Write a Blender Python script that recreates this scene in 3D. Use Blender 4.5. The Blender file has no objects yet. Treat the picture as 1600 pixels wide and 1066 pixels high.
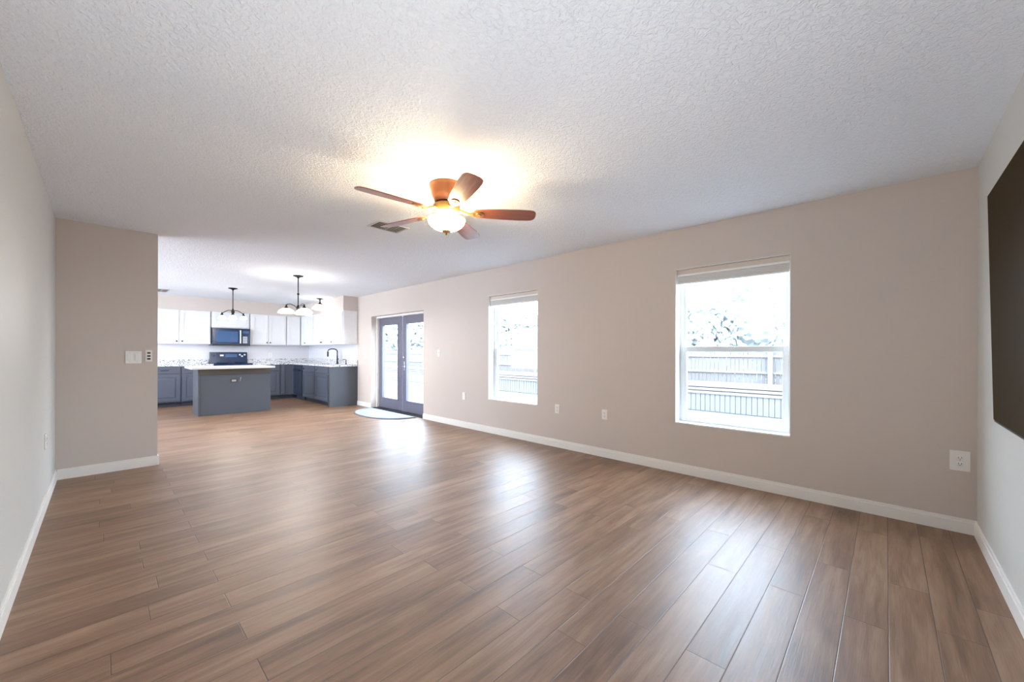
import bpy, bmesh, math, random
from mathutils import Vector, Matrix
R = math.radians
S = bpy.context.scene
C = S.collection
random.seed(4)

# ------------------------------------------------------------------ room dimensions (metres)
H = 2.44                      # ceiling
W = 4.002; WT = 0.20          # inner face and thickness of the wall with the windows
XL = -0.307                   # left wall
YR = -0.435                   # wall behind the television
YP = 5.562; XP = 0.402        # short partition wall and its free end
YB = 11.634                   # back wall of the kitchen
XK = -2.6                     # far left wall of the kitchen
YS = 11.304; XS = 3.672; YC = 8.625   # faces of the upper cabinets / soffits

# ------------------------------------------------------------------ camera
cam_d = bpy.data.cameras.new('camera'); cam = bpy.data.objects.new('camera', cam_d); C.objects.link(cam)
cam_d.sensor_width = 36; cam_d.lens = 611.3/1600*36
cam_d.shift_x = (800-796.386)/1600; cam_d.shift_y = (550.508-533)/1600
cam_d.clip_start = 0.02; cam_d.clip_end = 300
cam.matrix_world = Matrix.Translation((0, 0, 1.203)) @ Matrix.Rotation(-R(46.113), 4, 'Z') @ Matrix.Rotation(R(90), 4, 'X') @ Matrix.Rotation(0.003, 4, 'Z')
S.camera = cam

# ------------------------------------------------------------------ sky, exposure
SKY = 8.0
w = bpy.data.worlds.new('world'); S.world = w; w.use_nodes = True
wn = w.node_tree.nodes; wl = w.node_tree.links; wn.clear()
wo = wn.new('ShaderNodeOutputWorld'); wb = wn.new('ShaderNodeBackground')
tc = wn.new('ShaderNodeTexCoord'); sep = wn.new('ShaderNodeSeparateXYZ'); cr = wn.new('ShaderNodeValToRGB')
wl.new(tc.outputs['Generated'], sep.inputs[0]); wl.new(sep.outputs['Z'], cr.inputs[0])
cr.color_ramp.elements[0].color = (0.74, 0.86, 1.0, 1); cr.color_ramp.elements[1].color = (0.62, 0.77, 1.0, 1)
wl.new(cr.outputs[0], wb.inputs[0]); wb.inputs[1].default_value = SKY
wl.new(wb.outputs[0], wo.inputs[0])
S.view_settings.view_transform = 'Standard'; S.view_settings.look = 'None'
S.view_settings.exposure = 1.4; S.view_settings.gamma = 1.0; S.view_settings.use_curve_mapping = False
S.cycles.max_bounces = 10; S.cycles.diffuse_bounces = 7; S.cycles.glossy_bounces = 4
S.cycles.transparent_max_bounces = 12; S.cycles.sample_clamp_indirect = 8

def portal(name, loc, rot, sx, sy):
    l = bpy.data.lights.new(name, 'AREA'); l.shape = 'RECTANGLE'; l.size = sx; l.size_y = sy
    l.cycles.is_portal = True
    o = bpy.data.objects.new(name, l); C.objects.link(o); o.location = loc; o.rotation_euler = rot
def bulb(name, loc, power, color, radius=0.03):
    l = bpy.data.lights.new(name, 'POINT'); l.energy = power; l.color = color; l.shadow_soft_size = radius
    o = bpy.data.objects.new(name, l); C.objects.link(o); o.location = loc; return o

# added fill lamp beside the camera, aimed up to brighten the ceiling
fl = bpy.data.lights.new('added_ceiling_fill', 'AREA'); fl.shape = 'DISK'; fl.size = 0.35; fl.energy = 10; fl.color = (0.92, 0.96, 1.0)
flo = bpy.data.objects.new('added_ceiling_fill', fl); C.objects.link(flo); flo.location = (0.6, 0.5, 0.5); flo.rotation_euler = (R(180-20), R(12), 0)

# window openings: (y0, y1, z0, z1)
WIN1 = (0.579, 1.532, 0.494, 2.039)
WIN2 = (3.337, 4.292, 0.494, 2.039)
DOOR = (6.003, 7.98, 0.0, 1.96)
ADDED_WIN = (6.8, 10.5, 0.55, 2.15)        # added in the unseen left kitchen wall to bring in daylight
for i, (a, b, c, d) in enumerate((WIN1, WIN2, DOOR)):
    portal('daylight_portal', (W+WT+0.02, (a+b)/2, (c+d)/2), (0, R(90), 0), d-c, b-a)
portal('daylight_portal', (XK-0.17, (ADDED_WIN[0]+ADDED_WIN[1])/2, (ADDED_WIN[2]+ADDED_WIN[3])/2), (0, R(-90), 0), ADDED_WIN[3]-ADDED_WIN[2], ADDED_WIN[1]-ADDED_WIN[0])

# ------------------------------------------------------------------ materials
def lin(c):
    return tuple(((v/255)/12.92 if v/255 <= 0.04045 else ((v/255+0.055)/1.055)**2.4) for v in c)
def mat(name, rgb, rough=0.5, metal=0.0, spec=0.5, bump=None, vary=None, coat=0.0):
    """bump = (scale, strength, distance); vary = (scale, amount)"""
    m = bpy.data.materials.new(name); m.use_nodes = True
    nt = m.node_tree; n = nt.nodes; l = nt.links; b = n['Principled BSDF']
    col = (*lin(rgb), 1)
    b.inputs['Base Color'].default_value = col; b.inputs['Roughness'].default_value = rough
    b.inputs['Metallic'].default_value = metal; b.inputs['Specular IOR Level'].default_value = spec
    b.inputs['Coat Weight'].default_value = coat
    t = n.new('ShaderNodeTexCoord')
    if vary:
        nz = n.new('ShaderNodeTexNoise'); nz.inputs['Scale'].default_value = vary[0]; nz.inputs['Detail'].default_value = 4
        l.new(t.outputs['Object'], nz.inputs['Vector'])
        mr = n.new('ShaderNodeMapRange'); mr.inputs[3].default_value = 1-vary[1]; mr.inputs[4].default_value = 1+vary[1]
        l.new(nz.outputs['Fac'], mr.inputs[0])
        vm = n.new('ShaderNodeVectorMath'); vm.operation = 'SCALE'; vm.inputs[0].default_value = col[:3]
        l.new(mr.outputs[0], vm.inputs['Scale']); l.new(vm.outputs[0], b.inputs['Base Color'])
    if bump:
        nz = n.new('ShaderNodeTexNoise'); nz.inputs['Scale'].default_value = bump[0]; nz.inputs['Detail'].default_value = 3
        l.new(t.outputs['Object'], nz.inputs['Vector'])
        bp = n.new('ShaderNodeBump'); bp.inputs['Strength'].default_value = bump[1]; bp.inputs['Distance'].default_value = bump[2]
        l.new(nz.outputs['Fac'], bp.inputs['Height']); l.new(bp.outputs[0], b.inputs['Normal'])
    return m
def emit(name, rgb, strength, edge=None):
    m = bpy.data.materials.new(name); m.use_nodes = True
    b = m.node_tree.nodes['Principled BSDF']
    b.inputs['Base Color'].default_value = (0.9, 0.88, 0.82, 1); b.inputs['Roughness'].default_value = 0.25
    b.inputs['Emission Color'].default_value = (*lin(rgb), 1); b.inputs['Emission Strength'].default_value = strength
    return m
def glass_mat(name, tint=(0.96, 0.98, 0.98), fac=0.03):
    m = bpy.data.materials.new(name); m.use_nodes = True
    n = m.node_tree.nodes; l = m.node_tree.links; n.clear()
    o = n.new('ShaderNodeOutputMaterial'); mx = n.new('ShaderNodeMixShader'); tr = n.new('ShaderNodeBsdfTransparent'); g = n.new('ShaderNodeBsdfGlossy')
    tr.inputs[0].default_value = (*tint, 1); g.inputs['Roughness'].default_value = 0.02; mx.inputs[0].default_value = fac
    l.new(tr.outputs[0], mx.inputs[1]); l.new(g.outputs[0], mx.inputs[2]); l.new(mx.outputs[0], o.inputs[0])
    return m
M = {}
M['paint'] = mat('greige_wall_paint', (208, 197, 189), 0.55, bump=(220, 0.12, 0.002))
M['paint_daylit'] = mat('daylit_greige_wall_paint', (208, 208, 204), 0.5, bump=(220, 0.12, 0.002))  # same wall paint, with its daylight brightness put into a lighter, cooler colour
M['splash'] = mat('pale_backsplash_strip', (222, 221, 226), 0.4)
M['trim'] = mat('white_trim_paint', (240, 238, 234), 0.35)
M['vinyl'] = mat('white_vinyl', (236, 241, 244), 0.35)
M['sill'] = mat('white_sill', (245, 245, 243), 0.25)
M['shade'] = mat('pale_shade_fabric', (232, 230, 228), 0.8, bump=(300, 0.2, 0.001))
M['rail'] = mat('beige_shade_rail', (215, 203, 192), 0.5)
M['cab_white'] = mat('white_cabinet_paint', (229, 230, 232), 0.35)
M['cab_dark'] = mat('slate_cabinet_paint', (84, 90, 103), 0.38, bump=(400, 0.05, 0.001))
M['cab_in'] = mat('slate_toe_kick', (52, 56, 66), 0.6)
M['island'] = mat('slate_island_panel', (72, 76, 84), 0.45, bump=(500, 0.05, 0.001))
M['apron'] = mat('brown_unpainted_strip', (96, 88, 78), 0.6)
M['black'] = mat('black_metal', (24, 24, 27), 0.35, metal=0.6)
M['bronze'] = mat('dark_bronze_metal', (36, 34, 36), 0.4, metal=0.7)
M['steel'] = mat('brushed_steel', (190, 192, 196), 0.3, metal=1.0)
M['appliance'] = mat('black_enamel_blue_reflection', (16, 42, 78), 0.22, coat=0.3)  # bluish reflection put into the base colour of the black enamel
M['appl_glass'] = mat('dark_blue_appliance_glass', (70, 100, 140), 0.08)
M['button'] = mat('white_buttons', (235, 238, 240), 0.4)
M['plate'] = mat('white_cover_plate', (240, 238, 234), 0.35)
M['slot'] = mat('dark_slots', (60, 58, 56), 0.6)
M['door'] = mat('grey_door_paint', (104, 103, 118), 0.4)
M['dishwasher'] = mat('dark_slate_blue_dishwasher', (40, 50, 66), 0.3)
M['tv'] = mat('matte_black_screen', (56, 43, 22), 0.7, spec=0.06)
M['tv_frame'] = mat('black_bezel', (22, 20, 20), 0.4)
M['rug'] = mat('pale_grey_mat', (150, 156, 164), 0.9, bump=(90, 0.9, 0.01), vary=(14, 0.2))
M['rug_edge'] = mat('dark_mat_binding', (110, 114, 120), 0.9)
M['fanwood'] = mat('copper_brown_fan_metal', (150, 96, 66), 0.35, metal=0.35)
M['brass'] = mat('antique_brass', (176, 140, 88), 0.3, metal=0.8)
M['vent'] = mat('white_vent_metal', (205, 203, 200), 0.5)
M['ventdark'] = mat('vent_shadow_duct', (70, 68, 66), 0.8)
M['glass'] = glass_mat('window_glass')
M['bowl'] = emit('glowing_fan_bowl_glass', (255, 226, 165), 14)
M['lampglass'] = emit('glowing_frosted_shade', (255, 250, 240), 6)
M['sinkglass'] = emit('glowing_white_sink_shade', (255, 251, 244), 3.5)
M['pendglass'] = emit('glowing_frosted_pendant_glass', (255, 251, 244), 5)
M['fence'] = mat('pale_fence_boards', (98, 94, 92), 0.8, vary=(3, 0.08))
M['fence_rail'] = mat('pale_fence_rails', (112, 107, 104), 0.8)
M['deck'] = mat('pale_platform_boards', (104, 104, 104), 0.7)
M['patio'] = mat('pale_concrete', (100, 100, 99), 0.9, bump=(60, 0.2, 0.004))
M['leaf'] = mat('dusty_green_leaves', (150, 154, 151), 0.8, vary=(2, 0.1))
M['bark'] = mat('grey_bark', (120, 112, 104), 0.9)
M['chrome'] = mat('satin_nickel', (205, 205, 208), 0.25, metal=1.0)

def ceiling_mat():
    m = bpy.data.materials.new('textured_white_ceiling'); m.use_nodes = True
    nt = m.node_tree; n = nt.nodes; l = nt.links; b = n['Principled BSDF']
    b.inputs['Base Color'].default_value = (*lin((236, 240, 246)), 1); b.inputs['Roughness'].default_value = 0.75
    t = n.new('ShaderNodeTexCoord')
    n1 = n.new('ShaderNodeTexNoise'); n1.inputs['Scale'].default_value = 42; n1.inputs['Detail'].default_value = 3; n1.inputs['Distortion'].default_value = 1.2
    n2 = n.new('ShaderNodeTexNoise'); n2.inputs['Scale'].default_value = 130; n2.inputs['Detail'].default_value = 2
    l.new(t.outputs['Object'], n1.inputs['Vector']); l.new(t.outputs['Object'], n2.inputs['Vector'])
    r1 = n.new('ShaderNodeValToRGB'); r1.color_ramp.elements[0].position = 0.40; r1.color_ramp.elements[1].position = 0.62
    l.new(n1.outputs['Fac'], r1.inputs[0])
    a = n.new('ShaderNodeMath'); a.operation = 'MULTIPLY_ADD'; a.inputs[1].default_value = 0.35
    l.new(n2.outputs['Fac'], a.inputs[0]); l.new(r1.outputs[0], a.inputs[2])
    bp = n.new('ShaderNodeBump'); bp.inputs['Strength'].default_value = 0.85; bp.inputs['Distance'].default_value = 0.004
    l.new(a.outputs[0], bp.inputs['Height']); l.new(bp.outputs[0], b.inputs['Normal'])
    return m
M['ceiling'] = ceiling_mat()

def floor_mat():
    """laminate planks running across the room (along X), 0.1485 wide, 1.22 long"""
    m = bpy.data.materials.new('brown_laminate_planks'); m.use_nodes = True
    nt = m.node_tree; n = nt.nodes; l = nt.links; b = n['Principled BSDF']
    def math_(op, a, c=None, d=None):
        x = n.new('ShaderNodeMath'); x.operation = op
        for i, v in enumerate((a, c, d)):
            if v is None: continue
            if isinstance(v, (int, float)): x.inputs[i].default_value = v
            else: l.new(v, x.inputs[i])
        return x.outputs[0]
    t = n.new('ShaderNodeTexCoord'); s = n.new('ShaderNodeSeparateXYZ'); l.new(t.outputs['Object'], s.inputs[0])
    PW, PL = 0.1485, 1.22
    v = math_('DIVIDE', math_('SUBTRACT', s.outputs['Y'], 0.435), PW)
    row = math_('FLOOR', v); fv = math_('FRACT', v)
    wnz = n.new('ShaderNodeTexWhiteNoise'); wnz.noise_dimensions = '1D'; l.new(row, wnz.inputs['W'])
    par = math_('FLOORED_MODULO', row, 2.0)
    off = math_('ADD', math_('MULTIPLY_ADD', par, 0.71, 0.42), math_('MULTIPLY', math_('MULTIPLY', wnz.outputs['Value'], par), 0.3))
    u = math_('DIVIDE', math_('SUBTRACT', s.outputs['X'], off), PL)
    col = math_('FLOOR', u); fu = math_('FRACT', u)
    ev = math_('MULTIPLY', math_('MINIMUM', fv, math_('SUBTRACT', 1.0, fv)), PW)
    eu = math_('MULTIPLY', math_('MINIMUM', fu, math_('SUBTRACT', 1.0, fu)), PL)
    edge = math_('MINIMUM', ev, eu)                    # metres from the nearest seam
    groove = n.new('ShaderNodeMapRange'); groove.interpolation_type = 'SMOOTHSTEP'
    groove.inputs[1].default_value = 0.0; groove.inputs[2].default_value = 0.0030
    l.new(edge, groove.inputs[0])
    idv = n.new('ShaderNodeCombineXYZ'); l.new(row, idv.inputs[0]); l.new(col, idv.inputs[1])
    wn2 = n.new('ShaderNodeTexWhiteNoise'); wn2.noise_dimensions = '2D'; l.new(idv.outputs[0], wn2.inputs['Vector'])
    # grain: noise stretched along X, shifted per plank
    sh = n.new('ShaderNodeVectorMath'); sh.operation = 'SCALE'; sh.inputs['Scale'].default_value = 7.0; l.new(wn2.outputs['Color'], sh.inputs[0])
    ad = n.new('ShaderNodeVectorMath'); ad.operation = 'ADD'; l.new(t.outputs['Object'], ad.inputs[0]); l.new(sh.outputs[0], ad.inputs[1])
    def grain(sx, sy, detail, dist=0.0):
        mp = n.new('ShaderNodeMapping'); mp.inputs['Scale'].default_value = (sx, sy, 1); l.new(ad.outputs[0], mp.inputs[0])
        z = n.new('ShaderNodeTexNoise'); z.inputs['Scale'].default_value = 1; z.inputs['Detail'].default_value = detail; z.inputs['Distortion'].default_value = dist
        l.new(mp.outputs[0], z.inputs['Vector']); return z.outputs['Fac']
    g1 = grain(2.2, 26, 5, 0.6); g2 = grain(9, 240, 3); g3 = grain(1.1, 5, 3, 1.0)
    f = math_('ADD', math_('MULTIPLY', g1, 0.5), math_('MULTIPLY', g3, 0.5))
    f = math_('ADD', f, math_('MULTIPLY_ADD', wn2.outputs['Value'], 0.09, -0.045))
    f = math_('ADD', f, math_('MULTIPLY_ADD', g2, 0.2, -0.1))
    cr = n.new('ShaderNodeValToRGB'); e = cr.color_ramp.elements
    e[0].position = 0.30; e[0].color = (*lin((90, 64, 45)), 1); e[1].position = 0.72; e[1].color = (*lin((163, 131, 105)), 1)
    k = cr.color_ramp.elements.new(0.5); k.color = (*lin((132, 99, 74)), 1)
    l.new(f, cr.inputs[0])
    mx = n.new('ShaderNodeMix'); mx.data_type = 'RGBA'; l.new(groove.outputs[0], mx.inputs[0])
    mx.inputs[6].default_value = (*lin((78, 54, 38)), 1); l.new(cr.outputs[0], mx.inputs[7])
    l.new(mx.outputs[2], b.inputs['Base Color'])
    rr = math_('MULTIPLY_ADD', g1, 0.14, 0.37); l.new(rr, b.inputs['Roughness'])
    b.inputs['Specular IOR Level'].default_value = 0.8
    hgt = math_('ADD', math_('MULTIPLY', groove.outputs[0], 1.0), math_('MULTIPLY', g2, 0.5))
    hgt = math_('ADD', hgt, math_('MULTIPLY', g1, 0.25))
    bp = n.new('ShaderNodeBump'); bp.inputs['Strength'].default_value = 0.35; bp.inputs['Distance'].default_value = 0.002
    l.new(hgt, bp.inputs['Height']); l.new(bp.outputs[0], b.inputs['Normal'])
    return m
M['floor'] = floor_mat()

def wood_blade():
    m = bpy.data.materials.new('reddish_brown_blade_wood'); m.use_nodes = True
    nt = m.node_tree; n = nt.nodes; l = nt.links; b = n['Principled BSDF']
    t = n.new('ShaderNodeTexCoord'); mp = n.new('ShaderNodeMapping'); mp.inputs['Scale'].default_value = (4, 60, 4)
    z = n.new('ShaderNodeTexNoise'); z.inputs['Scale'].default_value = 1; z.inputs['Detail'].default_value = 4
    cr = n.new('ShaderNodeValToRGB'); cr.color_ramp.elements[0].color = (*lin((112, 58, 42)), 1); cr.color_ramp.elements[1].color = (*lin((158, 92, 66)), 1)
    l.new(t.outputs['Object'], mp.inputs[0]); l.new(mp.outputs[0], z.inputs['Vector']); l.new(z.outputs['Fac'], cr.inputs[0]); l.new(cr.outputs[0], b.inputs['Base Color'])
    b.inputs['Roughness'].default_value = 0.22
    return m
M['blade'] = wood_blade()

def granite():
    m = bpy.data.materials.new('speckled_pale_granite'); m.use_nodes = True
    nt = m.node_tree; n = nt.nodes; l = nt.links; b = n['Principled BSDF']
    t = n.new('ShaderNodeTexCoord'); vz = n.new('ShaderNodeTexVoronoi'); vz.inputs['Scale'].default_value = 75
    z = n.new('ShaderNodeTexNoise'); z.inputs['Scale'].default_value = 14; z.inputs['Detail'].default_value = 5
    cr = n.new('ShaderNodeValToRGB'); cr.color_ramp.interpolation = 'CONSTANT'
    e = cr.color_ramp.elements; e[0].position = 0; e[0].color = (*lin((96, 98, 108)), 1); e[1].position = 0.16; e[1].color = (*lin((188, 188, 194)), 1)
    k = e.new(0.34); k.color = (*lin((228, 227, 228)), 1)
    sp = n.new('ShaderNodeSeparateColor')
    l.new(t.outputs['Object'], vz.inputs['Vector']); l.new(vz.outputs['Color'], sp.inputs[0]); l.new(sp.outputs[0], cr.inputs[0])
    l.new(cr.outputs[0], b.inputs['Base Color']); b.inputs['Roughness'].default_value = 0.18
    return m
M['granite'] = granite()
M['slab'] = mat('pale_island_slab', (206, 204, 202), 0.25, vary=(20, 0.06))

# ------------------------------------------------------------------ mesh helpers
class MB:
    def __init__(s): s.b = bmesh.new()
    def box(s, x0, x1, y0, y1, z0, z1, bev=0.0):
        if x0 > x1: x0, x1 = x1, x0
        if y0 > y1: y0, y1 = y1, y0
        if z0 > z1: z0, z1 = z1, z0
        vs = [s.b.verts.new(p) for p in ((x0,y0,z0),(x1,y0,z0),(x1,y1,z0),(x0,y1,z0),(x0,y0,z1),(x1,y0,z1),(x1,y1,z1),(x0,y1,z1))]
        fs = [s.b.faces.new([vs[i] for i in f]) for f in ((3,2,1,0),(4,5,6,7),(0,1,5,4),(1,2,6,5),(2,3,7,6),(3,0,4,7))]
        if bev > 0:
            es = list({e for f in fs for e in f.edges})
            bmesh.ops.bevel(s.b, geom=es, offset=bev, segments=2, profile=0.5, affect='EDGES')
        return s
    def lathe(s, prof, cx=0, cy=0, seg=32, cap=True):
        rings = []
        for r, z in prof:
            rings.append([s.b.verts.new((cx+max(r,1e-4)*math.cos(2*math.pi*i/seg), cy+max(r,1e-4)*math.sin(2*math.pi*i/seg), z)) for i in range(seg)])
        for a, b in zip(rings, rings[1:]):
            for i in range(seg):
                j = (i+1) % seg; s.b.faces.new((a[i], a[j], b[j], b[i]))
        if cap:
            s.b.faces.new(rings[0][::-1]); s.b.faces.new(rings[-1])
        return s
    def tube(s, pts, r, seg=10):
        pts = [Vector(p) for p in pts]; rings = []
        rad = r if isinstance(r, (list, tuple)) else [r]*len(pts)
        for k, p in enumerate(pts):
            d = (pts[min(k+1, len(pts)-1)] - pts[max(k-1, 0)]).normalized()
            up = Vector((0, 0, 1)) if abs(d.z) < 0.95 else Vector((1, 0, 0))
            a = d.cross(up).normalized(); b = d.cross(a).normalized()
            rings.append([s.b.verts.new(p + rad[k]*(a*math.cos(2*math.pi*i/seg) + b*math.sin(2*math.pi*i/seg))) for i in range(seg)])
        for a, b in zip(rings, rings[1:]):
            for i in range(seg):
                j = (i+1) % seg; s.b.faces.new((a[i], a[j], b[j], b[i]))
        s.b.faces.new(rings[0][::-1]); s.b.faces.new(rings[-1]); return s
    def prism(s, poly, z0, z1):
        lo = [s.b.verts.new((x, y, z0)) for x, y in poly]; hi = [s.b.verts.new((x, y, z1)) for x, y in poly]
        s.b.faces.new(lo[::-1]); s.b.faces.new(hi)
        for i in range(len(poly)):
            j = (i+1) % len(poly); s.b.faces.new((lo[i], lo[j], hi[j], hi[i]))
        return s
    def xform(s, m): bmesh.ops.transform(s.b, matrix=m, verts=s.b.verts[:]); return s
    def build(s, name, m, parent=None, smooth=False):
        bmesh.ops.recalc_face_normals(s.b, faces=s.b.faces[:])
        me = bpy.data.meshes.new(name); s.b.to_mesh(me); s.b.free()
        me.materials.append(m)
        if smooth:
            me.polygons.foreach_set('use_smooth', [True]*len(me.polygons))
            try: me.set_sharp_from_angle(angle=R(40))
            except Exception: pass
        o = bpy.data.objects.new(name, me); C.objects.link(o)
        if parent is not None: o.parent = parent
        return o
def tag(o, label, cat, group=None, kind=None):
    o['label'] = label; o['category'] = cat
    if group: o['group'] = group
    if kind: o['kind'] = kind
    return o
def thing(name, label, cat, loc=(0,0,0), rz=0.0, group=None):
    o = bpy.data.objects.new(name, None); C.objects.link(o); o.empty_display_size = 0.1
    o.location = loc; o.rotation_euler = (0, 0, rz); return tag(o, label, cat, group)
def struct(name, mb, m, smooth=False):
    o = mb.build(name, m, None, smooth); o['kind'] = 'structure'; return o
def struct_empty(name, loc):
    o = bpy.data.objects.new(name, None); C.objects.link(o); o.location = loc; o['kind'] = 'structure'; return o
def dup(o, loc, rz, label=None, group=None):
    r = o.copy(); C.objects.link(r); r.location = loc; r.rotation_euler = (0, 0, rz)
    if label: r['label'] = label
    if group: r['group'] = group
    def rec(a, b):
        for ch in list(a.children):
            c = ch.copy(); C.objects.link(c); c.parent = b; rec(ch, c)
    rec(o, r); return r

# ------------------------------------------------------------------ the setting
struct('floor', MB().box(XK, W+WT, YR, YB, -0.05, 0), M['floor'])
struct('ceiling', MB().box(XK-0.15, W+WT, YR-0.15, YB+0.15, H, H+0.1), M['ceiling'])
mb = MB()
X0, X1 = W, W+WT
ys = [YR-0.15, WIN1[0], WIN1[1], WIN2[0], WIN2[1], DOOR[0], DOOR[1], YB+0.15]
for i in range(0, 8, 2): mb.box(X0, X1, ys[i], ys[i+1], -0.05, H)
for o_ in (WIN1, WIN2, DOOR):
    mb.box(X0, X1, o_[0], o_[1], o_[3], H)
    mb.box(X0, X1, o_[0], o_[1], -0.05, o_[2] if o_[2] > 0 else -0.001)
struct('wall_right', mb, M['paint'])
struct('wall_left', MB().box(XL-0.12, XL, YR-0.15, YP+0.12, -0.05, H), M['paint_daylit'])
struct('wall_front', MB().box(XL, W, YR-0.15, YR, -0.05, H), M['paint_daylit'])
struct('wall_partition', MB().box(XL, XP, YP, YP+0.12, -0.05, H), M['paint'])
struct('wall_hall', MB().box(XK-0.15, XL-0.12, YP, YP+0.12, -0.05, H), M['paint'])
struct('wall_back', MB().box(XK-0.15, W, YB, YB+0.15, -0.05, H), M['paint'])
mb = MB(); a, b, c, d = ADDED_WIN
mb.box(XK-0.15, XK, YP+0.12, a, -0.05, H).box(XK-0.15, XK, b, YB, -0.05, H).box(XK-0.15, XK, a, b, -0.05, c).box(XK-0.15, XK, a, b, d, H)
struct('wall_kitchen_left', mb, M['paint'])
mb = MB(); fw = 0.05
mb.box(XK-0.1, XK-0.05, a, b, c, c+fw).box(XK-0.1, XK-0.05, a, b, d-fw, d)
for yy in (a, (a+b)/2-fw/2, b-fw): mb.box(XK-0.1, XK-0.05, yy, yy+fw, c+fw, d-fw)
struct('added_window', mb, M['vinyl'])  # frame of the added, unseen window
# soffits above the upper cabinets
struct('ceiling_soffit_back', MB().box(XK, W, YS, YB, 2.13, H), M['paint'])
struct('ceiling_soffit_right', MB().box(XS, W, YC, YS, 2.13, H), M['paint'])
# backsplash strips, paler than the wall around them, between counter and upper cabinets
struct('trim_1', MB().box(-1.0, W, YB-0.006, YB, 1.01, 1.37), M['splash'])
struct('trim_2', MB().box(W-0.006, W, YC, YB-0.006, 1.01, 1.37), M['splash'])

# baseboards with a stepped profile
BH, BT = 0.097, 0.014
def base_x(name, x, dirx, y0, y1):
    mb = MB(); mb.box(x, x+dirx*BT, y0, y1, 0, BH*0.80, 0.001).box(x, x+dirx*BT*0.65, y0, y1, BH*0.80, BH, 0.002)
    struct(name, mb, M['trim'])
def base_y(name, y, diry, x0, x1):
    mb = MB(); mb.box(x0, x1, y, y+diry*BT, 0, BH*0.80, 0.001).box(x0, x1, y, y+diry*BT*0.65, BH*0.80, BH, 0.002)
    struct(name, mb, M['trim'])
base_x('baseboard_right', W, -1, YR, DOOR[0])
base_x('baseboard_right_kitchen', W, -1, DOOR[1], YC-0.002)
base_x('baseboard_left', XL, 1, YR, YP)
base_y('baseboard_front', YR, 1, XL+BT, W-BT)
base_y('baseboard_partition', YP, -1, XL+BT, XP+BT)
base_x('baseboard_partition_end', XP, 1, YP, YP+0.12)

# ------------------------------------------------------------------ windows
def window(name, o_):
    y0, y1, z0, z1 = o_
    root = struct_empty(name, (W, y0, z0)); w_, h_ = y1-y0, z1-z0
    fx0, fx1 = 0.115, 0.185
    f = 0.03
    mb = MB(); mb.box(fx0, fx1, 0, f, 0, h_, .003).box(fx0, fx1, w_-f, w_, 0, h_, .003).box(fx0, fx1, f, w_-f, h_-f, h_, .003).box(fx0, fx1, f, w_-f, 0, f, .003)
    mb.build('window_frame', M['vinyl'], root)
    zm = 1.21-z0
    def sash(nm, x0, x1, a, b, st, tr, br):
        mb = MB(); mb.box(x0, x1, f, f+st, a, b, .004).box(x0, x1, w_-f-st, w_-f, a, b, .004).box(x0, x1, f+st, w_-f-st, b-tr, b, .004).box(x0, x1, f+st, w_-f-st, a, a+br, .004)
        s_ = mb.build(nm, M['vinyl'], root)
        MB().box((x0+x1)/2-.003, (x0+x1)/2+.003, f+st-.004, w_-f-st+.004, a+br-.004, b-tr+.004).build('pane', M['glass'], s_)
        return s_
    lo = sash('lower_sash', fx0-0.005, fx0+0.028, f*0.6, zm+0.055, 0.042, 0.05, 0.045)
    sash('upper_sash', fx0+0.032, fx0+0.062, zm+0.0, h_-f, 0.03, 0.03, 0.05)
    MB().box(fx0-0.018, fx0-0.006, w_/2-.03, w_/2+.03, zm+.04, zm+.055, .002).build('sash_lock', M['vinyl'], root)
    MB().box(-0.006, fx0, 0.001, w_-0.001, -0.012+0.012, 0.014, .002).build('window_sill', M['sill'], root)
    # smooth drywall returns painted white around the opening
    mb = MB(); mb.box(0.002, fx0, 0, 0.004, 0.014, h_-.004).box(0.002, fx0, w_-0.004, w_, 0.014, h_-.004).box(0.002, fx0, 0, w_, h_-.004, h_)
    mb.build('window_return', M['trim'], root)
    return root
window('window_1', WIN1)
window('window_2', WIN2)

def blind(o_, label):
    y0, y1, z0, z1 = o_; w_ = y1-y0
    t = thing('window_blind', label, 'blind', (W+0.05, y0, z1-0.006), 0, 'raised blinds in the window openings')
    MB().box(-0.022, 0.03, 0.008, w_-0.008, -0.055, 0, .004).build('headrail', M['rail'], t)
    MB().box(-0.030, -0.0225, 0.010, w_-0.010, -0.066, -0.046, .002).build('bright_gap_strip', M['sill'], t)  # bright gap below the headrail, put in as a white strip
    mb = MB()
    for k in range(7):
        z = -0.060-k*0.0095
        mb.box(-0.018, 0.022, 0.012, w_-0.012, z-0.0075, z, .0015)
    mb.build('stacked_slats', M['shade'], t)
    MB().box(-0.02, 0.024, 0.012, w_-0.012, -0.142, -0.127, .003).build('bottom_rail', M['trim'], t)
    return t
blind(WIN1, 'white blind pulled up at the top of the nearer window')
blind(WIN2, 'white blind pulled up at the top of the farther window beside the french doors')

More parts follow.
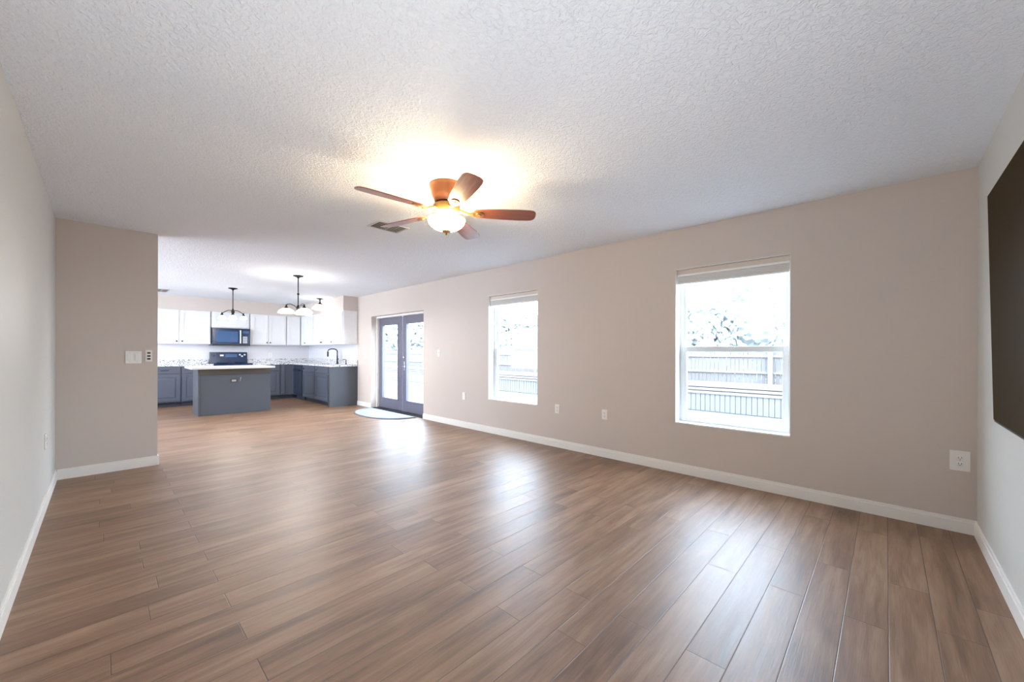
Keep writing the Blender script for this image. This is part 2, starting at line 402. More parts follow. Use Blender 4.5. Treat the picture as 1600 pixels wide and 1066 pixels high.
# ------------------------------------------------------------------ french doors
y0, y1, z0, z1 = DOOR
DX = W+0.165
mb = MB(); ft = 0.035
mb.box(DX-.05, W+WT, y0, y0+ft, 0, z1).box(DX-.05, W+WT, y1-ft, y1, 0, z1).box(DX-.05, W+WT, y0+ft, y1-ft, z1-ft, z1)
struct('trim_3', mb, M['trim'])
struct('trim_4', MB().box(W+.02, W+WT, y0+ft, y1-ft, 0, 0.012), M['bronze'])
def french(name, ya, yb, handle_side):
    root = struct_empty(name, (DX, ya, 0.014)); w_ = yb-ya; h_ = z1-ft-0.014-.004
    st, tr, br = 0.125, 0.135, 0.2
    x0, x1 = 0, 0.042
    mb = MB(); mb.box(x0, x1, 0, st, 0, h_, .002).box(x0, x1, w_-st, w_, 0, h_, .002).box(x0, x1, st, w_-st, h_-tr, h_, .002).box(x0, x1, st, w_-st, 0, br, .002)
    mb.build('door_leaf', M['door'], root)
    mb = MB(); g = 0.022
    mb.box(x0-.008, x1+.008, st-.004, st+g, br-.004, h_-tr+.004, .003).box(x0-.008, x1+.008, w_-st-g, w_-st+.004, br-.004, h_-tr+.004, .003)
    mb.box(x0-.008, x1+.008, st+g, w_-st-g, br-.004, br+g, .003).box(x0-.008, x1+.008, st+g, w_-st-g, h_-tr-g, h_-tr+.004, .003)
    mb.build('glazing_bead', M['door'], root)
    MB().box(.018, .024, st+g-.004, w_-st-g+.004, br+g-.004, h_-tr-g+.004).build('pane', M['glass'], root)
    if handle_side:
        hy = w_-0.06
        MB().box(-.008, 0, hy-.022, hy+.022, .82, 1.0, .003).build('handle_plate', M['chrome'], root)
        MB().tube([(-.008, hy, .9), (-.05, hy, .9), (-.055, hy-.03, .9), (-.055, hy-.11, .9)], .009).build('door_handle', M['chrome'], root, True)
        MB().lathe([(.024, 0), (.024, .02), (.012, .026)], seg=20).xform(Matrix.Translation((0, hy, 1.08)) @ Matrix.Rotation(R(-90), 4, 'Y')).build('deadbolt', M['chrome'], root, True)
    else:
        MB().box(-.012, 0.0, w_-.008, w_+.03, 0, h_, .003).build('astragal', M['door'], root)
    for zh in (.2, h_/2, h_-.2):
        yy = 0.0 if not handle_side else 0.0
        pass
    return root
ym = (y0+y1)/2
# nearer leaf (towards the camera) carries the handle; farther leaf is fixed
french('door_1', y0+ft+.003, ym-.004, True)
rt = french('door_2', ym+.004+.03, y1-ft-.003, False)
for ch in rt.children:
    if ch.name.startswith('astragal'): ch.location.y = -(y1-ft-.003-(ym+.034)) - .016

# ------------------------------------------------------------------ kitchen cabinets
def shaker(w_, h_, th, rail, m, parent, name='door', raised=False, loc=(0,0,0)):
    """a framed cabinet front in the local XZ plane facing -Y, lower left corner at loc"""
    mb = MB()
    mb.box(0, rail, -th, 0, 0, h_, .0015).box(w_-rail, w_, -th, 0, 0, h_, .0015).box(rail, w_-rail, -th, 0, 0, rail, .0015).box(rail, w_-rail, -th, 0, h_-rail, h_, .0015)
    mb.box(rail-.001, w_-rail+.001, -th*0.45, 0, rail-.001, h_-rail+.001)
    if raised and w_ > 4*rail*0.9 and h_ > 3.2*rail:
        q = rail+0.022
        mb.box(q, w_-q, -th*0.85, -th*0.4, q, h_-q, .004)
    o = mb.build(name, m, parent); o.location = loc; return o
def knob(parent, x, z, th, m=None):
    return MB().lathe([(.006, 0), (.006, .012), (.015, .018), (.016, .024), (.008, .029)], seg=16).xform(Matrix.Translation((x, -th, z)) @ Matrix.Rotation(R(90), 4, 'X')).build('knob', m or M['black'], parent, True)
def pull(parent, x, z, th, L=.13):
    mb = MB(); mb.tube([(x-L/2, -th-.026, z), (x+L/2, -th-.026, z)], .0055, 8)
    mb.tube([(x-L/2+.015, -th, z), (x-L/2+.015, -th-.026, z)], .0045, 8).tube([(x+L/2-.015, -th, z), (x+L/2-.015, -th-.026, z)], .0045, 8)
    return mb.build('handle', M['black'], parent, True)

def upper(label, loc, rz, w_, doors, z0=1.37, z1=2.128, knobs=(), group='white upper cabinets', depth=.33):
    """doors = list of (x0, x1); knobs = list of 'l'/'r'/None per door"""
    t = thing('upper_cabinet', label, 'cabinet', (loc[0], loc[1], z0), rz, group)
    h_ = z1-z0
    MB().box(0.0015, w_-.0015, 0, depth-.004, 0, h_, .0015).build('cabinet_body', M['cab_white'], t)
    for (a, b), k in zip(doors, knobs):
        d = shaker(b-a, h_-.05, .02, .055, M['cab_white'], t, loc=(a, -.0005, .022))
        if k: knob(d, (b-a-.03) if k == 'r' else .03, .035, .02)
    return t
G = 0.0
upper('white double-door upper cabinet left of the microwave', (.62, YS), 0, 1.115, [(.03, .535), (.570, 1.095)], knobs=('r', 'l'))
upper('short white upper cabinet directly above the microwave', (1.745, YS), 0, .76, [(.03, .73)], z0=1.757, knobs=(None,))
upper('white double-door upper cabinet right of the microwave', (2.515, YS), 0, .81, [(.04, .385), (.40, .78)], knobs=('r', 'l'))
upper('narrow single-door white upper cabinet at the back corner', (3.335, YS), 0, .335, [(.02, .315)], knobs=(None,), depth=.33)
SR = R(-90)      # side run: fronts face -X, local x runs towards the camera
upper('white upper cabinet on the window wall right in the back corner', (XS, 11.28), SR, .94, [(.36, .92)], knobs=('l',), depth=.33)
upper('white double-door upper cabinet above the sink', (XS, 10.335), SR, 1.085, [(.02, .535), (.545, 1.065)], knobs=('r', 'l'))
t = upper('white upper cabinet at the end of the run, panelled side showing, nearest the french doors', (XS, 9.245), SR, .618, [(.02, .598)], knobs=('l',))
e = shaker(.30, .70, .01, .045, M['cab_white'], t, 'end_panel'); e.rotation_euler = (0, 0, R(90)); e.location = (.6175, .012, .03)

def lower(label, loc, rz, w_, fronts, toe=True, group='slate grey base cabinets', depth=.596, name='base_cabinet'):
    """fronts = list of (kind, x0, x1) kind: drawer/door/false/stile"""
    t = thing(name, label, 'cabinet', (loc[0], loc[1], 0), rz, group)
    mb = MB()
    if 'sink' in label: mb.box(.0015, w_-.0015, 0, depth, .10, .68, .0015).box(.0015, w_-.0015, 0, .05, .68, .874, .0015)
    else: mb.box(.0015, w_-.0015, 0, depth, .10, .874, .0015)
    mb.build('cabinet_body', M['cab_dark'], t)
    MB().box(.0015, w_-.0015, .07, depth, 0, .10).build('toe_kick', M['cab_in'], t)
    for k, a, b in fronts:
        if k in ('drawer', 'false'):
            d = shaker(b-a, .13, .02, .03, M['cab_dark'], t, 'drawer', loc=(a, -.0005, .725))
            if k == 'false': knob(d, .12, .068, .02)
            else: pull(d, (b-a)/2, .068, .02)
        else:
            d = shaker(b-a, .575, .02, .06, M['cab_dark'], t, 'door', True, loc=(a, -.0005, .125))
            if k == 'doorl': pull_v(d, .03)
            if k == 'doorr': pull_v(d, b-a-.03)
    return t
def pull_v(parent, x):
    mb = MB(); mb.tube([(x, -.046, .39), (x, -.046, .52)], .0055, 8).tube([(x, -.02, .405), (x, -.046, .405)], .0045, 8).tube([(x, -.02, .505), (x, -.046, .505)], .0045, 8)
    return mb.build('handle', M['black'], parent, True)
YF = 11.036; XF = 3.402
lower('grey base cabinet with drawer over door, leftmost along the back wall', (.62, YF), 0, .56, [('drawer', .03, .54), ('door', .03, .54)])
lower('grey base cabinet with drawer over door, immediately left of the range', (1.182, YF), 0, .562, [('drawer', .02, .54), ('door', .02, .54)])
lower('grey base cabinet with drawer over door, immediately right of the range', (2.516, YF), 0, .60, [('drawer', .02, .57), ('door', .02, .57)])
# corner unit: blind body with two filler stiles meeting in the inner corner
t = thing('corner_cabinet', 'grey blind corner base cabinet between the back run and the dishwasher', 'cabinet', (3.118, YF, 0), 0, 'slate grey base cabinets')
mb = MB(); mb.box(0, .882, .0, .596, .10, .874); mb.box(.284, .882, -.10, .0, .10, .874); mb.build('cabinet_body', M['cab_dark'], t)
MB().box(.001, .881, .07, .596, 0, .10).build('toe_kick', M['cab_in'], t)
MB().box(.01, .09, -.02, -.0005, .125, .86, .002).build('filler_stile', M['cab_dark'], t)
MB().box(.264, .2835, -.095, -.02, .125, .86, .002).build('filler_stile', M['cab_dark'], t)
# side run
lower('wide grey two-door base cabinet under the sink', (XF, 10.305), SR, 1.60, [('false', .03, .80), ('false', .84, 1.57), ('door', .03, .80), ('door', .84, 1.57)])
MB_end = MB().box(3.385, W-.002, YC, 8.703, 0.0, .874, .002)
o = MB_end.build('end_panel', M['island']); tag(o, 'plain grey end panel closing the sink cabinet run beside the french doors', 'panel')
# dishwasher
t = thing('dishwasher', 'dark blue-black dishwasher between the sink cabinet and the back corner', 'dishwasher', (XF, 10.925, 0), SR)
MB().box(.004, .612, 0, .58, .10, .872).build('dishwasher_body', M['dishwasher'], t)
MB().box(.006, .610, -.03, -.001, .12, .76, .006).build('dishwasher_door', M['dishwasher'], t)
MB().box(.006, .610, -.03, -.001, .765, .868, .006).build('control_panel', M['dishwasher'], t)
MB().tube([(.08, -.055, .74), (.54, -.055, .74)], .01).tube([(.1, -.03, .74), (.1, -.055, .74)], .007).tube([(.52, -.03, .74), (.52, -.055, .74)], .007).build('handle', M['black'], t, True)
MB().box(.01, .6, .05, .5, 0, .10).build('toe_kick', M['cab_in'], t)

# countertops
CZ0, CZ1 = .876, .914
def tagm(mb, name, m, label, cat, **k): return tag(mb.build(name, m), label, cat, **k)
t = thing('countertop', 'speckled pale granite countertop left of the range', 'countertop', (-.2, YF-.03, CZ0))
MB().box(.815, 1.945, 0, .627, 0, CZ1-CZ0, .004).build('countertop_slab', M['granite'], t)
MB().box(.815, 1.945, .607, .626, CZ1-CZ0, CZ1-CZ0+.10, .002).build('backsplash', M['granite'], t)
# L shaped right piece with a cut-out for the sink
t = thing('countertop', 'speckled pale granite L-shaped countertop right of the range holding the sink', 'countertop', (2.514, YF-.03, CZ0))
L0, L1 = 2.514, YF-.03
SY0, SY1, SX0, SX1 = 9.12, 9.82, 3.50, 3.83
mb = MB(); hh = CZ1-CZ0
def wbox(x0, x1, y0, y1, z0=0, z1=hh): mb.box(x0-L0, x1-L0, y0-L1, y1-L1, z0, z1)
wbox(L0, W-.008, L1, YB-.008)
wbox(XF-.03, SX0, YC-.015, L1); wbox(SX1, W-.008, YC-.015, L1)
wbox(SX0, SX1, YC-.015, SY0); wbox(SX0, SX1, SY1, L1)
mb.build('countertop_slab', M['granite'], t)
mb = MB(); wbox(L0, W-.028, YB-.028, YB-.008, hh, hh+.10); wbox(W-.028, W-.008, YC-.015, YB-.008, hh, hh+.10)
mb.build('backsplash', M['granite'], t)
t = thing('sink', 'stainless undermount sink in the side countertop', 'sink', (SX0, SY0, .70))
mb = MB(); w_, l_ = SX1-SX0, SY1-SY0
mb.box(-.002, .006, 0, l_, .0, .175).box(w_-.006, w_+.002, 0, l_, 0, .175).box(.006, w_-.006, 0, .006, 0, .175).box(.006, w_-.006, l_-.006, l_, 0, .175).box(.006, w_-.006, .006, l_-.006, 0, .006)
mb.build('basin', M['steel'], t); MB().lathe([(.035, .0062), (.035, .009)], w_/2, l_/2, 20).build('drain', M['chrome'], t)
# faucet
t = thing('faucet', 'matte black gooseneck faucet behind the sink', 'faucet', (3.89, 9.47, CZ1))
MB().lathe([(.03, 0), (.03, .012), (.02, .03), (.017, .07), (.014, .2)], seg=20).build('faucet_body', M['black'], t, True)
pts = [(0, 0, .18)] + [(-.11+.11*math.cos(a), 0, .30+.055*math.sin(a)+0) for a in [R(x) for x in range(0, 181, 15)]]
MB().tube(pts, .012, 12).build('spout', M['black'], t, True)
MB().lathe([(.013, 0), (.018, .02), (.018, .10), (.012, .13)], -.22, 0, 16).xform(Matrix.Translation((0, 0, .17))).build('spray_head', M['black'], t, True)
MB().tube([(0, -.015, .09), (0, -.05, .10), (-.01, -.10, .13)], .007).build('handle', M['black'], t, True)
t = thing('soap_dispenser', 'small dark soap pump on the counter near the faucet', 'soap dispenser', (3.89, 8.98, CZ1))
MB().lathe([(.02, 0), (.02, .01), (.009, .02), (.008, .10)], seg=16).build('pump_body', M['black'], t, True)
MB().tube([(0, 0, .10), (-.02, 0, .115), (-.08, 0, .105)], .006).build('nozzle', M['black'], t, True)

# ------------------------------------------------------------------ range
t = thing('range', 'black freestanding electric range with white knobs on the back panel', 'range', (1.752, YF-.02, 0))
rw = .756
MB().box(0, rw, 0, .61, .10, .905, .004).build('range_body', M['appliance'], t)
MB().box(.03, rw-.03, .05, .58, 0, .10).build('plinth', M['cab_in'], t)
MB().box(0, rw, -.01, .56, .906, .92, .004).build('cooktop', M['appliance'], t)
for (bx, by, br) in ((.2, .14, .10), (.56, .14, .08), (.2, .42, .08), (.56, .42, .10)):
    mb = MB()
    for rr in (br, br*.72, br*.42):
        mb.tube([(bx+rr*math.cos(R(a)), by+rr*math.sin(R(a)), .927) for a in range(0, 361, 20)], .005, 6)
    mb.build('burner', M['black'], t, True)
mb = MB(); mb.prism([(.50, .92), (.555, .92), (.585, 1.175), (.54, 1.185)], 0, rw)
mb.xform(Matrix(((0, 0, 1, 0), (1, 0, 0, 0), (0, 1, 0, 0), (0, 0, 0, 1))))
bk = mb.build('back_panel', M['appliance'], t)
def bpt(z): return .50 + (z-.92)*(.04/.265)
for x_ in (.60, .70, .645):
    z_ = 1.12 if x_ != .645 else 1.085
    MB().lathe([(.022, 0), (.022, .006), (.016, .022)], seg=18).xform(Matrix.Translation((x_, bpt(z_)-.001, z_)) @ Matrix.Rotation(R(90), 4, 'X')).build('control_knob', M['button'], bk, True)
MB().lathe([(.022, 0), (.022, .006), (.016, .022)], seg=18).xform(Matrix.Translation((.07, bpt(1.1)-.001, 1.1)) @ Matrix.Rotation(R(90), 4, 'X')).build('control_knob', M['appl_glass'], bk, True)
MB().box(.20, .27, bpt(1.1)-.008, bpt(1.1)+.004, 1.085, 1.125, .002).build('clock_display', M['button'], bk)
MB().box(.30, .54, bpt(1.1)-.006, bpt(1.1)+.004, 1.06, 1.14, .002).build('touch_panel', M['appl_glass'], bk)
dr = MB().box(.012, rw-.012, -.028, -.001, .30, .89, .006).build('oven_door', M['appliance'], t)
MB().box(.13, rw-.13, -.031, -.027, .45, .72, .002).build('oven_window', M['appl_glass'], dr)
MB().tube([(.06, -.065, .84), (rw-.06, -.065, .84)], .012).tube([(.09, -.028, .84), (.09, -.065, .84)], .008).tube([(rw-.09, -.028, .84), (rw-.09, -.065, .84)], .008).build('handle', M['black'], dr, True)
MB().box(.012, rw-.012, -.024, -.001, .11, .29, .006).build('storage_drawer', M['appliance'], t)

# microwave
t = thing('microwave', 'black over-the-range microwave mounted between the white upper cabinets', 'microwave', (1.748, YS-.07, 1.335))
MB().box(0, .754, 0, .395, 0, .415, .004).build('microwave_body', M['appliance'], t)
d = MB().box(.004, .565, -.022, -.001, .03, .40, .005).build('microwave_door', M['appliance'], t)
MB().box(.07, .50, -.025, -.021, .085, .345, .006).build('door_window', M['appl_glass'], d)
MB().box(.535, .56, -.05, -.022, .06, .375, .006).build('handle', M['button'], d)
cp = MB().box(.57, .75, -.022, -.001, .03, .40, .005).build('control_panel', M['appliance'], t)
MB().box(.595, .725, -.025, -.0215, .30, .36, .002).build('display', M['appl_glass'], cp)
mb = MB()
for i in range(3):
    for j in range(4): mb.box(.60+i*.032, .622+i*.032, -.0255, -.0215, .07+j*.042, .098+j*.042, .001)
mb.build('keypad', M['button'], cp)
MB().box(.02, .734, -.02, -.002, .003, .026, .002).build('vent_grille', M['slot'], t)

# ------------------------------------------------------------------ island
t = thing('kitchen_island', 'grey kitchen island with an overhanging pale slab top', 'kitchen island', (1.222, 9.125, 0))
iw = 1.168
MB().box(0.0, iw, 0, .56, 0, .874, .003).build('island_body', M['island'], t)
MB().box(-.012, .012, -.012, .56, 0, .874, .003).build('corner_post', M['island'], t)
MB().box(.013, iw, -.010, 0, .765, .873, .002).build('apron', M['apron'], t)['label'] = 'brownish strip under the slab'
MB().box(-.135, iw+.012, -.275, .60, .876, .914, .004).build('island_top', M['slab'], t)
for s_ in (.05, iw/2+.02):
    d = shaker(iw/2-.07, .575, .02, .06, M['island'], t, 'door', True); d.rotation_euler = (0, 0, R(180)); d.location = (s_+iw/2-.07, .5605, .125)
    knob(d, .03, .5, .02)
t = thing('outlet', 'small black outlet near the top of the island front', 'outlet', (1.765, 9.1245, .635))
MB().box(-.058, .058, -.006, 0, -.036, .036, .002).build('cover_plate', M['slot'], t)
MB().box(-.036, .036, -.009, -.005, -.018, .018, .002).build('socket', M['steel'], t)
t = thing('hook', 'tiny metal hook beside the black outlet on the island', 'hook', (1.862, 9.1245, .655))
MB().tube([(0, 0, -.03), (0, -.02, -.03), (.005, -.026, 0), (.012, -.02, .045)], .004, 8).build('hook_wire', M['steel'], t, True)

# ------------------------------------------------------------------ outlets and switches
def plate(kind, label, loc, rz, w_=.07, h_=.115, group='white outlets and switches'):
    t = thing('outlet' if kind == 'duplex' else ('blank_plate' if kind == 'blank' else 'light_switch' if kind in ('rocker', 'rocker2', 'toggle') else 'wall_control'),
              label, {'duplex': 'outlet', 'blank': 'wall plate', 'control': 'wall control'}.get(kind, 'light switch'), loc, rz, group)
    MB().box(-w_/2, w_/2, -.006, -.0005, -h_/2, h_/2, .002).build('cover_plate', M['plate'], t)
    if kind == 'duplex':
        for s_ in (-1, 1):
            r_ = MB().lathe([(.017, 0), (.017, .003), (.015, .004)], seg=20).xform(Matrix.Translation((0, -.006, s_*.02)) @ Matrix.Rotation(R(90), 4, 'X')).build('receptacle', M['plate'], t, True)
            mb = MB(); mb.box(-.008, -.0055, -.0108, -.0098, s_*.02-.002, s_*.02+.008).box(.0055, .008, -.0108, -.0098, s_*.02-.002, s_*.02+.008).box(-.0025, .0025, -.0108, -.0098, s_*.02-.010, s_*.02-.006)
            mb.build('slots', M['slot'], r_)
        MB().lathe([(.003, 0), (.003, .002)], seg=10).xform(Matrix.Translation((0, -.006, 0)) @ Matrix.Rotation(R(90), 4, 'X')).build('screw', M['steel'], t)
    elif kind in ('rocker', 'rocker2'):
        for x_ in ((0,) if kind == 'rocker' else (-.028, .028)):
            MB().box(x_-.0165, x_+.0165, -.0105, -.005, -.033, .033, .002).build('rocker', M['plate'], t)
            for s_ in (-1, 1):
                MB().lathe([(.003, 0), (.003, .002)], seg=10).xform(Matrix.Translation((x_, -.006, s_*.045)) @ Matrix.Rotation(R(90), 4, 'X')).build('screw', M['steel'], t)
    elif kind == 'toggle':
        MB().box(-.006, .006, -.02, -.006, -.004, .016, .002).build('toggle', M['plate'], t)
    elif kind == 'control':
        for s_ in (-.032, -.002, .03):
            MB().box(-.013, .013, -.010, -.006, s_-.008, s_+.008, .003).build('button', M['slot'], t)
    return t
RW = R(-90)   # plates on the right wall face -X
plate('duplex', 'large white outlet plate low on the wall next to the television corner', (W, -.360, .481), RW, .092, .134)
plate('duplex', 'white outlet left of the near window, the closer of the pair', (W, 2.329, .489), RW)
plate('duplex', 'white outlet between the windows, next to the farther window', (W, 3.005, .486), RW)
plate('blank', 'plain white wall plate between the farther window and the french doors', (W, 4.86, .50), RW)
plate('toggle', 'white light switch right of the french doors', (W, 5.533, 1.183), RW)
plate('toggle', 'white light switch between the french doors and the cabinets', (W, 8.25, 1.12), RW)
plate('rocker2', 'wide white double rocker switch on the short partition wall', (.2175, YP, 1.139), 0, .119, .125)
plate('control', 'narrow white wall control with dark buttons at the partition edge', (.333, YP, 1.154), 0, .054, .121)
plate('duplex', 'faint white outlet low on the left wall', (XL, 4.637, .509), R(90))
plate('duplex', 'white outlet on the backsplash left of the range', (1.287, YB-.006, 1.10), 0, .085, .12)
plate('duplex', 'white outlet on the backsplash right of the range', (3.037, YB-.006, 1.11), 0, .085, .12)

# ------------------------------------------------------------------ television
t = thing('television', 'large dark flat television mounted on the near right wall', 'television', (3.12, YR, .86))
TWd, TH = 1.98, 1.15
tilt = Matrix.Translation((0, .041, 0)) @ Matrix.Rotation(R(-1.1), 4, 'X')
fr = MB().box(-TWd, 0, -.022, .0, 0, TH, .003).xform(tilt).build('television_frame', M['tv_frame'], t)
MB().box(-TWd+.008, -.008, -.0005, .003, .012, TH-.008, .001).xform(tilt).build('screen', M['tv'], t)
MB().box(-TWd/2-.25, -TWd/2+.25, -.040, -.004, .3, .85, .003).build('wall_mount', M['black'], t)
bpy.data.objects[-1] if False else None
for ch in t.children:
    if ch.name.startswith('wall_mount'): ch.location = (0, .041, 0)

# ------------------------------------------------------------------ door mat
t = thing('door_mat', 'pale grey half-round mat on the floor in front of the french doors', 'mat', (3.96, 7.03, 0))
def dshape(a, b, n=2.3, k=40):
    P = []
    for i in range(k+1):
        th = R(90)+R(180)*i/k; c_, s_ = math.cos(th), math.sin(th)
        P.append((b*math.copysign(abs(c_)**(2/n), c_), a*math.copysign(abs(s_)**(2/n), s_)))
    return P
MB().prism(dshape(.86, .62), .0005, .010).build('mat_backing', M['rug_edge'], t)
MB().prism([(x-.0 if x < -.001 else -.012, y*.975) for x, y in dshape(.86, .605)], .0105, .019).build('mat_pile', M['rug'], t)

# ------------------------------------------------------------------ ceiling vents
def vent(label, x0, x1, y0, y1, n):
    t = thing('ceiling_vent', label, 'vent', ((x0+x1)/2, (y0+y1)/2, H), 0)
    hx, hy = (x1-x0)/2, (y1-y0)/2
    mb = MB(); f = .022
    mb.box(-hx, hx, -hy, -hy+f, -.008, 0, .002).box(-hx, hx, hy-f, hy, -.008, 0, .002).box(-hx, -hx+f, -hy+f, hy-f, -.008, 0, .002).box(hx-f, hx, -hy+f, hy-f, -.008, 0, .002)
    mb.build('frame', M['vent'], t)
    MB().box(-hx+f, hx-f, -hy+f, hy-f, -.002, -.0005).build('duct_opening', M['ventdark'], t)
    for k in range(n):
        yy = -hy+f+(2*hy-2*f)*(k+.5)/n
        MB().box(-hx+f, hx-f, -.007, .007, -.0007, .0007).xform(Matrix.Translation((0, yy, -.009)) @ Matrix.Rotation(R(32), 4, 'X')).build('slat', M['vent'], t)
    MB().box(-.003, .003, -hy+f, hy-f, -.016, -.012).build('damper_bar', M['vent'], t)
vent('white slatted vent on the ceiling behind the fan', 1.79, 2.12, 3.43, 3.67, 7)
vent('small white vent on the kitchen ceiling at the partition edge', .70, .93, 10.35, 10.85, 8)

# ------------------------------------------------------------------ ceiling fan
FX, FY = 1.769, 2.358
t = thing('ceiling_fan', 'five-blade reddish-brown ceiling fan with a glowing glass bowl light', 'ceiling fan', (FX, FY, H))
MB().lathe([(.125, 0), (.128, -.012), (.122, -.03), (.112, -.06), (.112, -.066), (.100, -.095), (.096, -.10), (.088, -.125), (.085, -.13)][::-1], seg=48).build('motor_housing', M['fanwood'], t, True)
MB().lathe([(.05, -.215), (.085, -.20), (.098, -.17), (.098, -.15), (.07, -.13)], seg=40).build('flywheel', M['brass'], t, True)
ZB = -.20
def blade_outline():
    P = []; r0, r1 = .20, .67
    for i in range(9):    # root arc
        th = R(270-i*22.5); P.append((r0+.035+.035*math.cos(th), .050*math.sin(th)))
    top = [(.30, .058), (.42, .066), (.54, .070), (.61, .068)]
    tip = []
    for i in range(9):
        th = R(90-i*22.5); tip.append((r1-.045+.045*math.cos(th), .066*math.sin(th) if abs(math.sin(th)) > .99 else .066*math.copysign(abs(math.sin(th))**.7, math.sin(th))))
    return P + top + tip + [(x, -y) for x, y in reversed(top)]
bo = blade_outline()
for k in range(5):
    ang = R(-40.6+72*k)
    m_ = Matrix.Rotation(ang, 4, 'Z') @ Matrix.Translation((0, 0, ZB)) @ Matrix.Rotation(R(-12), 4, 'X')
    bl = MB().prism(bo, -.003, .003).build('blade', M['blade'], t, False); bl.matrix_local = m_
    mb = MB(); mb.tube([(.08, 0, .02), (.12, 0, .008), (.16, 0, -.006), (.20, 0, -.0085)], [.012, .012, .010, .009], 10)
    mb.prism([(.18+.065*(1+math.cos(R(a)))/1.0*.75, .034*math.sin(R(a))) for a in range(0, 360, 20)], -.010, -.0035)
    mb.lathe([(.017, -.014), (.017, -.010)], .235, 0, 16)
    mb.build('blade_iron', M['brass'], bl, False)
MB().lathe([(.012, -.33), (.012, -.235), (.05, -.228), (.055, -.215), (.05, -.205)], seg=32).build('light_fitter', M['brass'], t, True)
prof = [(.138*math.cos(R(a)), -.252-.085*math.sin(R(a))) for a in range(0, 90, 8)] + [(.012, -.3375)]
MB().lathe(prof, seg=40, cap=False).build('glass_bowl', M['bowl'], t, True)
for k in range(3):
    a_ = R(30+120*k); bulb('fan_bulb', (FX+.095*math.cos(a_), FY+.095*math.sin(a_), H-.262), 2.0, (1.0, .80, .50), .022)
bulb('fan_bulb', (FX, FY, H-.285), 25, (1.0, .86, .62), .02)
MB().lathe([(.004, -.368), (.009, -.362), (.006, -.354), (.03, -.345), (.034, -.336)], seg=24).build('finial', M['brass'], t, True)

# ------------------------------------------------------------------ chandelier and pendants
def canopy(t, r=.075):
    return MB().lathe([(.012, -.045), (.02, -.03), (r*.7, -.018), (r, -.012), (r, 0)], seg=28).build('canopy', M['bronze'], t, True)
def arm_light(label, loc, drop, n, r_arm, r_shade, ph, name, glass, shade_h=.075, knobz=None, arch=.05, watts=9, droop=False):
    t = thing(name, label, 'pendant light' if name == 'pendant_light' else 'chandelier', loc)
    canopy(t)
    MB().tube([(0, 0, -.03), (0, 0, -drop)], .008, 10).build('stem', M['bronze'], t, True)
    if knobz: MB().lathe([(.004, knobz-.02), (.017, knobz-.012), (.017, knobz+.012), (.004, knobz+.02)], seg=16).build('stem_collar', M['bronze'], t, True)
    MB().lathe([(.003, -drop-.10), (.012, -drop-.085), (.02, -drop-.06), (.03, -drop-.03), (.022, -drop+.01), (.008, -drop+.04)], seg=20).build('hub', M['bronze'], t, True)
    for k in range(n):
        a = ph+2*math.pi*k/n; c_, s_ = math.cos(a), math.sin(a)
        pr = [(.02, -drop-.01), (.35*r_arm, -drop+.35*arch), (.7*r_arm, -drop+.9*arch), (r_arm, -drop+arch*.75), (r_arm+.012, -drop+.0)]
        if droop: pr = [(.008, -drop), (.45*r_arm, -drop+.004), (.78*r_arm, -drop-.025), (r_arm, -drop-.055), (r_arm+.012, -drop-.07)]
        am = MB().tube([(c_*x, s_*x, z) for x, z in pr], .007, 8).build('arm', M['bronze'], t, True)
        X, Y = c_*(r_arm+.012), s_*(r_arm+.012)
        zt = -drop-(.075 if droop else 0)
        MB().lathe([(.045, zt-.028), (.03, zt-.016), (.016, zt), (.010, zt+.03), (.003, zt+.036)], X, Y, 20).build('socket_cap', M['bronze'], am, True)
        MB().lathe([(r_shade, zt-.025-shade_h), (r_shade*.92, zt-.025-shade_h*.62), (r_shade*.62, zt-.025-shade_h*.22), (.035, zt-.025)], X, Y, 28, cap=False).build('lamp_shade', glass, am, True)
        bulb('lamp_bulb', (loc[0]+X, loc[1]+Y, loc[2]+zt-.025-shade_h*.9), watts, (1.0, .96, .91), min(.03, r_shade*.4))
    return t
VD = R(90-46.113)     # heading of the view in world angle
arm_light('black three-light chandelier on a long stem with glowing white bowl shades', (2.205, 6.911, H), .515, 3, .155, .12, VD, 'chandelier', M['lampglass'], knobz=-.30, arch=.055)
arm_light('black four-arm pendant with small bell shades above the island', (1.762, 9.218, H), .44, 4, .16, .06, VD+R(45)-R(10), 'pendant_light', M['pendglass'], shade_h=.06, arch=.04, watts=5, droop=True)
t = thing('pendant_light', 'short-stemmed black pendant with a wide glowing white shade above the sink', 'pendant light', (3.50, 9.5, H))
canopy(t, .08)
MB().tube([(0, 0, -.03), (0, 0, -.10)], .012, 10).build('stem', M['bronze'], t, True)
MB().lathe([(.085, -.155), (.06, -.13), (.03, -.115), (.016, -.09), (.010, -.08)], seg=28).build('shade_cap', M['bronze'], t, True)
MB().lathe([(.10, -.262), (.165, -.250), (.178, -.240), (.13, -.190), (.08, -.150)], seg=36, cap=False).build('lamp_shade', M['sinkglass'], t, True)

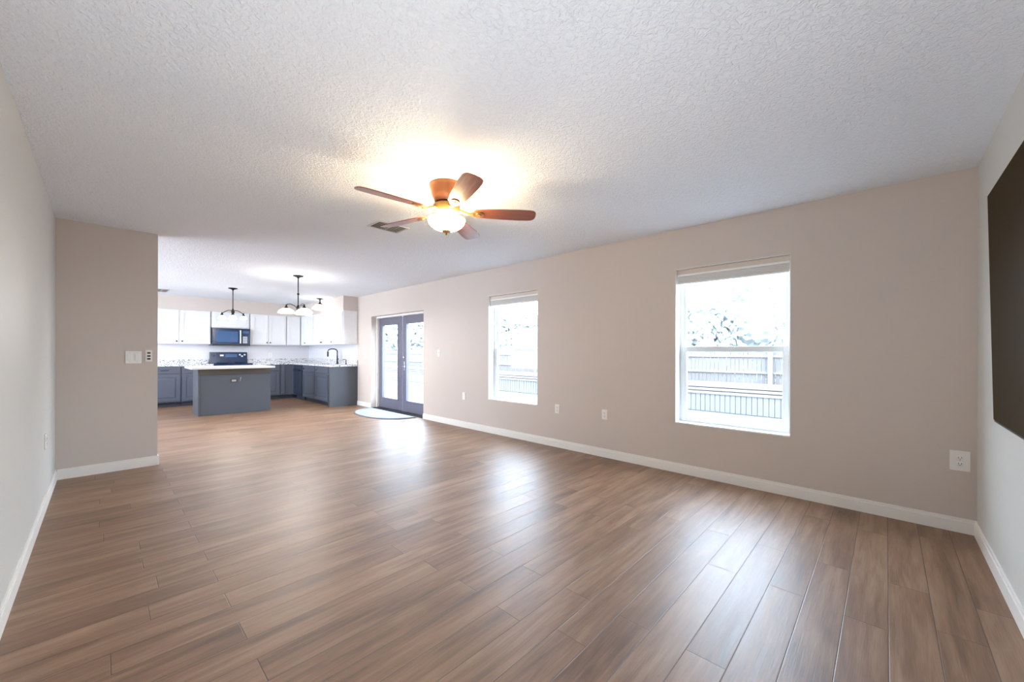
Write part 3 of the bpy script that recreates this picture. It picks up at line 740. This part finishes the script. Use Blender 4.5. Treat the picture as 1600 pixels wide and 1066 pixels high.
# ------------------------------------------------------------------ outdoors: patio, fence, platform, trees
struct('ground', MB().box(W+WT, 60, -25, 60, -.25, -.10), M['patio'])
FXp = 11.0
t = thing('fence', 'pale board fence running across the yard outside the windows', 'fence', (FXp, 0, -.10))
mb = MB(); y = -6.0
while y < 34:
    mb.box(0, .02, y, y+.084, .04, 1.36+.006*math.sin(y*7)); y += .095
o = mb.build('fence_boards', M['fence'], t)
for z in (.35, .80, 1.20): MB().box(-.045, 0, -6, 34, z, z+.05).build('rail', M['fence_rail'], t)
for i in range(17): MB().box(-.13, -.045, -6+i*2.4+.72, -6+i*2.4+.81, 0, 1.42).build('post', M['fence_rail'], t)
t = thing('patio_platform', 'long low pale platform with boarded sides standing in front of the fence', 'platform', (9.3, 2.0, -.10))
for (x0, x1, y0_, y1_) in ((0, 1.2, -3.5, 18),):
    mb = MB()
    mb.box(x0, x1, y0_, y1_, 0, .40)
    y = y0_
    while y < y1_-.1: mb.box(x0-.02, x0, y, y+.088, .02, .40); y += .10
    mb.build('boarded_side', M['deck'], t)
for k, (dx, z) in enumerate(((-.05, .40), (.02, .47), (.10, .54))):
    MB().box(dx, 1.2, -3.5, 18, z, z+.05).build('cap_board', M['fence_rail'], t)
def tree(label, x, y, h, r, n):
    t = thing('tree', label, 'tree', (x, y, -.10), 0, 'trees beyond the fence')
    MB().tube([(0, 0, 0), (.05, .03, h*.4), (.0, -.05, h*.8)], [.14, .10, .05], 8).build('trunk', M['bark'], t, True)
    mb = MB(); rnd = random.Random(int(x*100+y*10))
    blobs = [(rnd.uniform(-r*.6, r*.6), rnd.uniform(-r*.6, r*.6), h*rnd.uniform(.35, .8), r*rnd.uniform(.4, .7)) for _ in range(9)]
    for i in range(n):
        bx, by, bz, br = rnd.choice(blobs)
        v = Vector((rnd.gauss(0, 1), rnd.gauss(0, 1), rnd.gauss(0, 1))).normalized()*br*rnd.uniform(.55, 1.08)
        p = Vector((bx, by, bz))+v; q = Matrix.Rotation(rnd.uniform(0, 6.28), 3, v)
        a = (q @ v.orthogonal().normalized())*.13; b = v.cross(a).normalized()*.075
        vs = [mb.b.verts.new(p+c) for c in (-a, b, a, -b)]; mb.b.faces.new(vs)
    for bx, by, bz, br in blobs:
        mt = Matrix.Translation((bx, by, bz)); bmesh.ops.create_icosphere(mb.b, subdivisions=2, radius=br*.55, matrix=mt)
    mb.build('foliage', M['leaf'], t)
for lb, x, y, h, r in (
    ('broad pale green tree behind the fence, centred in the near window', 15.5, 4.0, 3.1, 2.2),
    ('farther pale tree peeking out at the right of the one in the near window', 20.8, 2.2, 3.6, 2.2),
    ('farther pale tree peeking out at the left of the one in the near window', 20.8, 7.4, 3.6, 2.2),
    ('pale green tree behind the fence, centred in the farther window', 15.0, 14.0, 3.2, 2.2),
    ('farther pale tree at the right of the one in the farther window', 20.8, 15.6, 3.7, 2.1),
    ('farther pale tree at the left of the one in the farther window', 20.8, 20.8, 3.7, 2.2),
    ('pale tree behind the fence seen through the right french door', 14.5, 21.6, 3.2, 2.1),
    ('pale tree behind the fence seen through the left french door', 14.5, 26.8, 3.4, 2.3)):
    tree(lb, x, y, h, r, 6000)
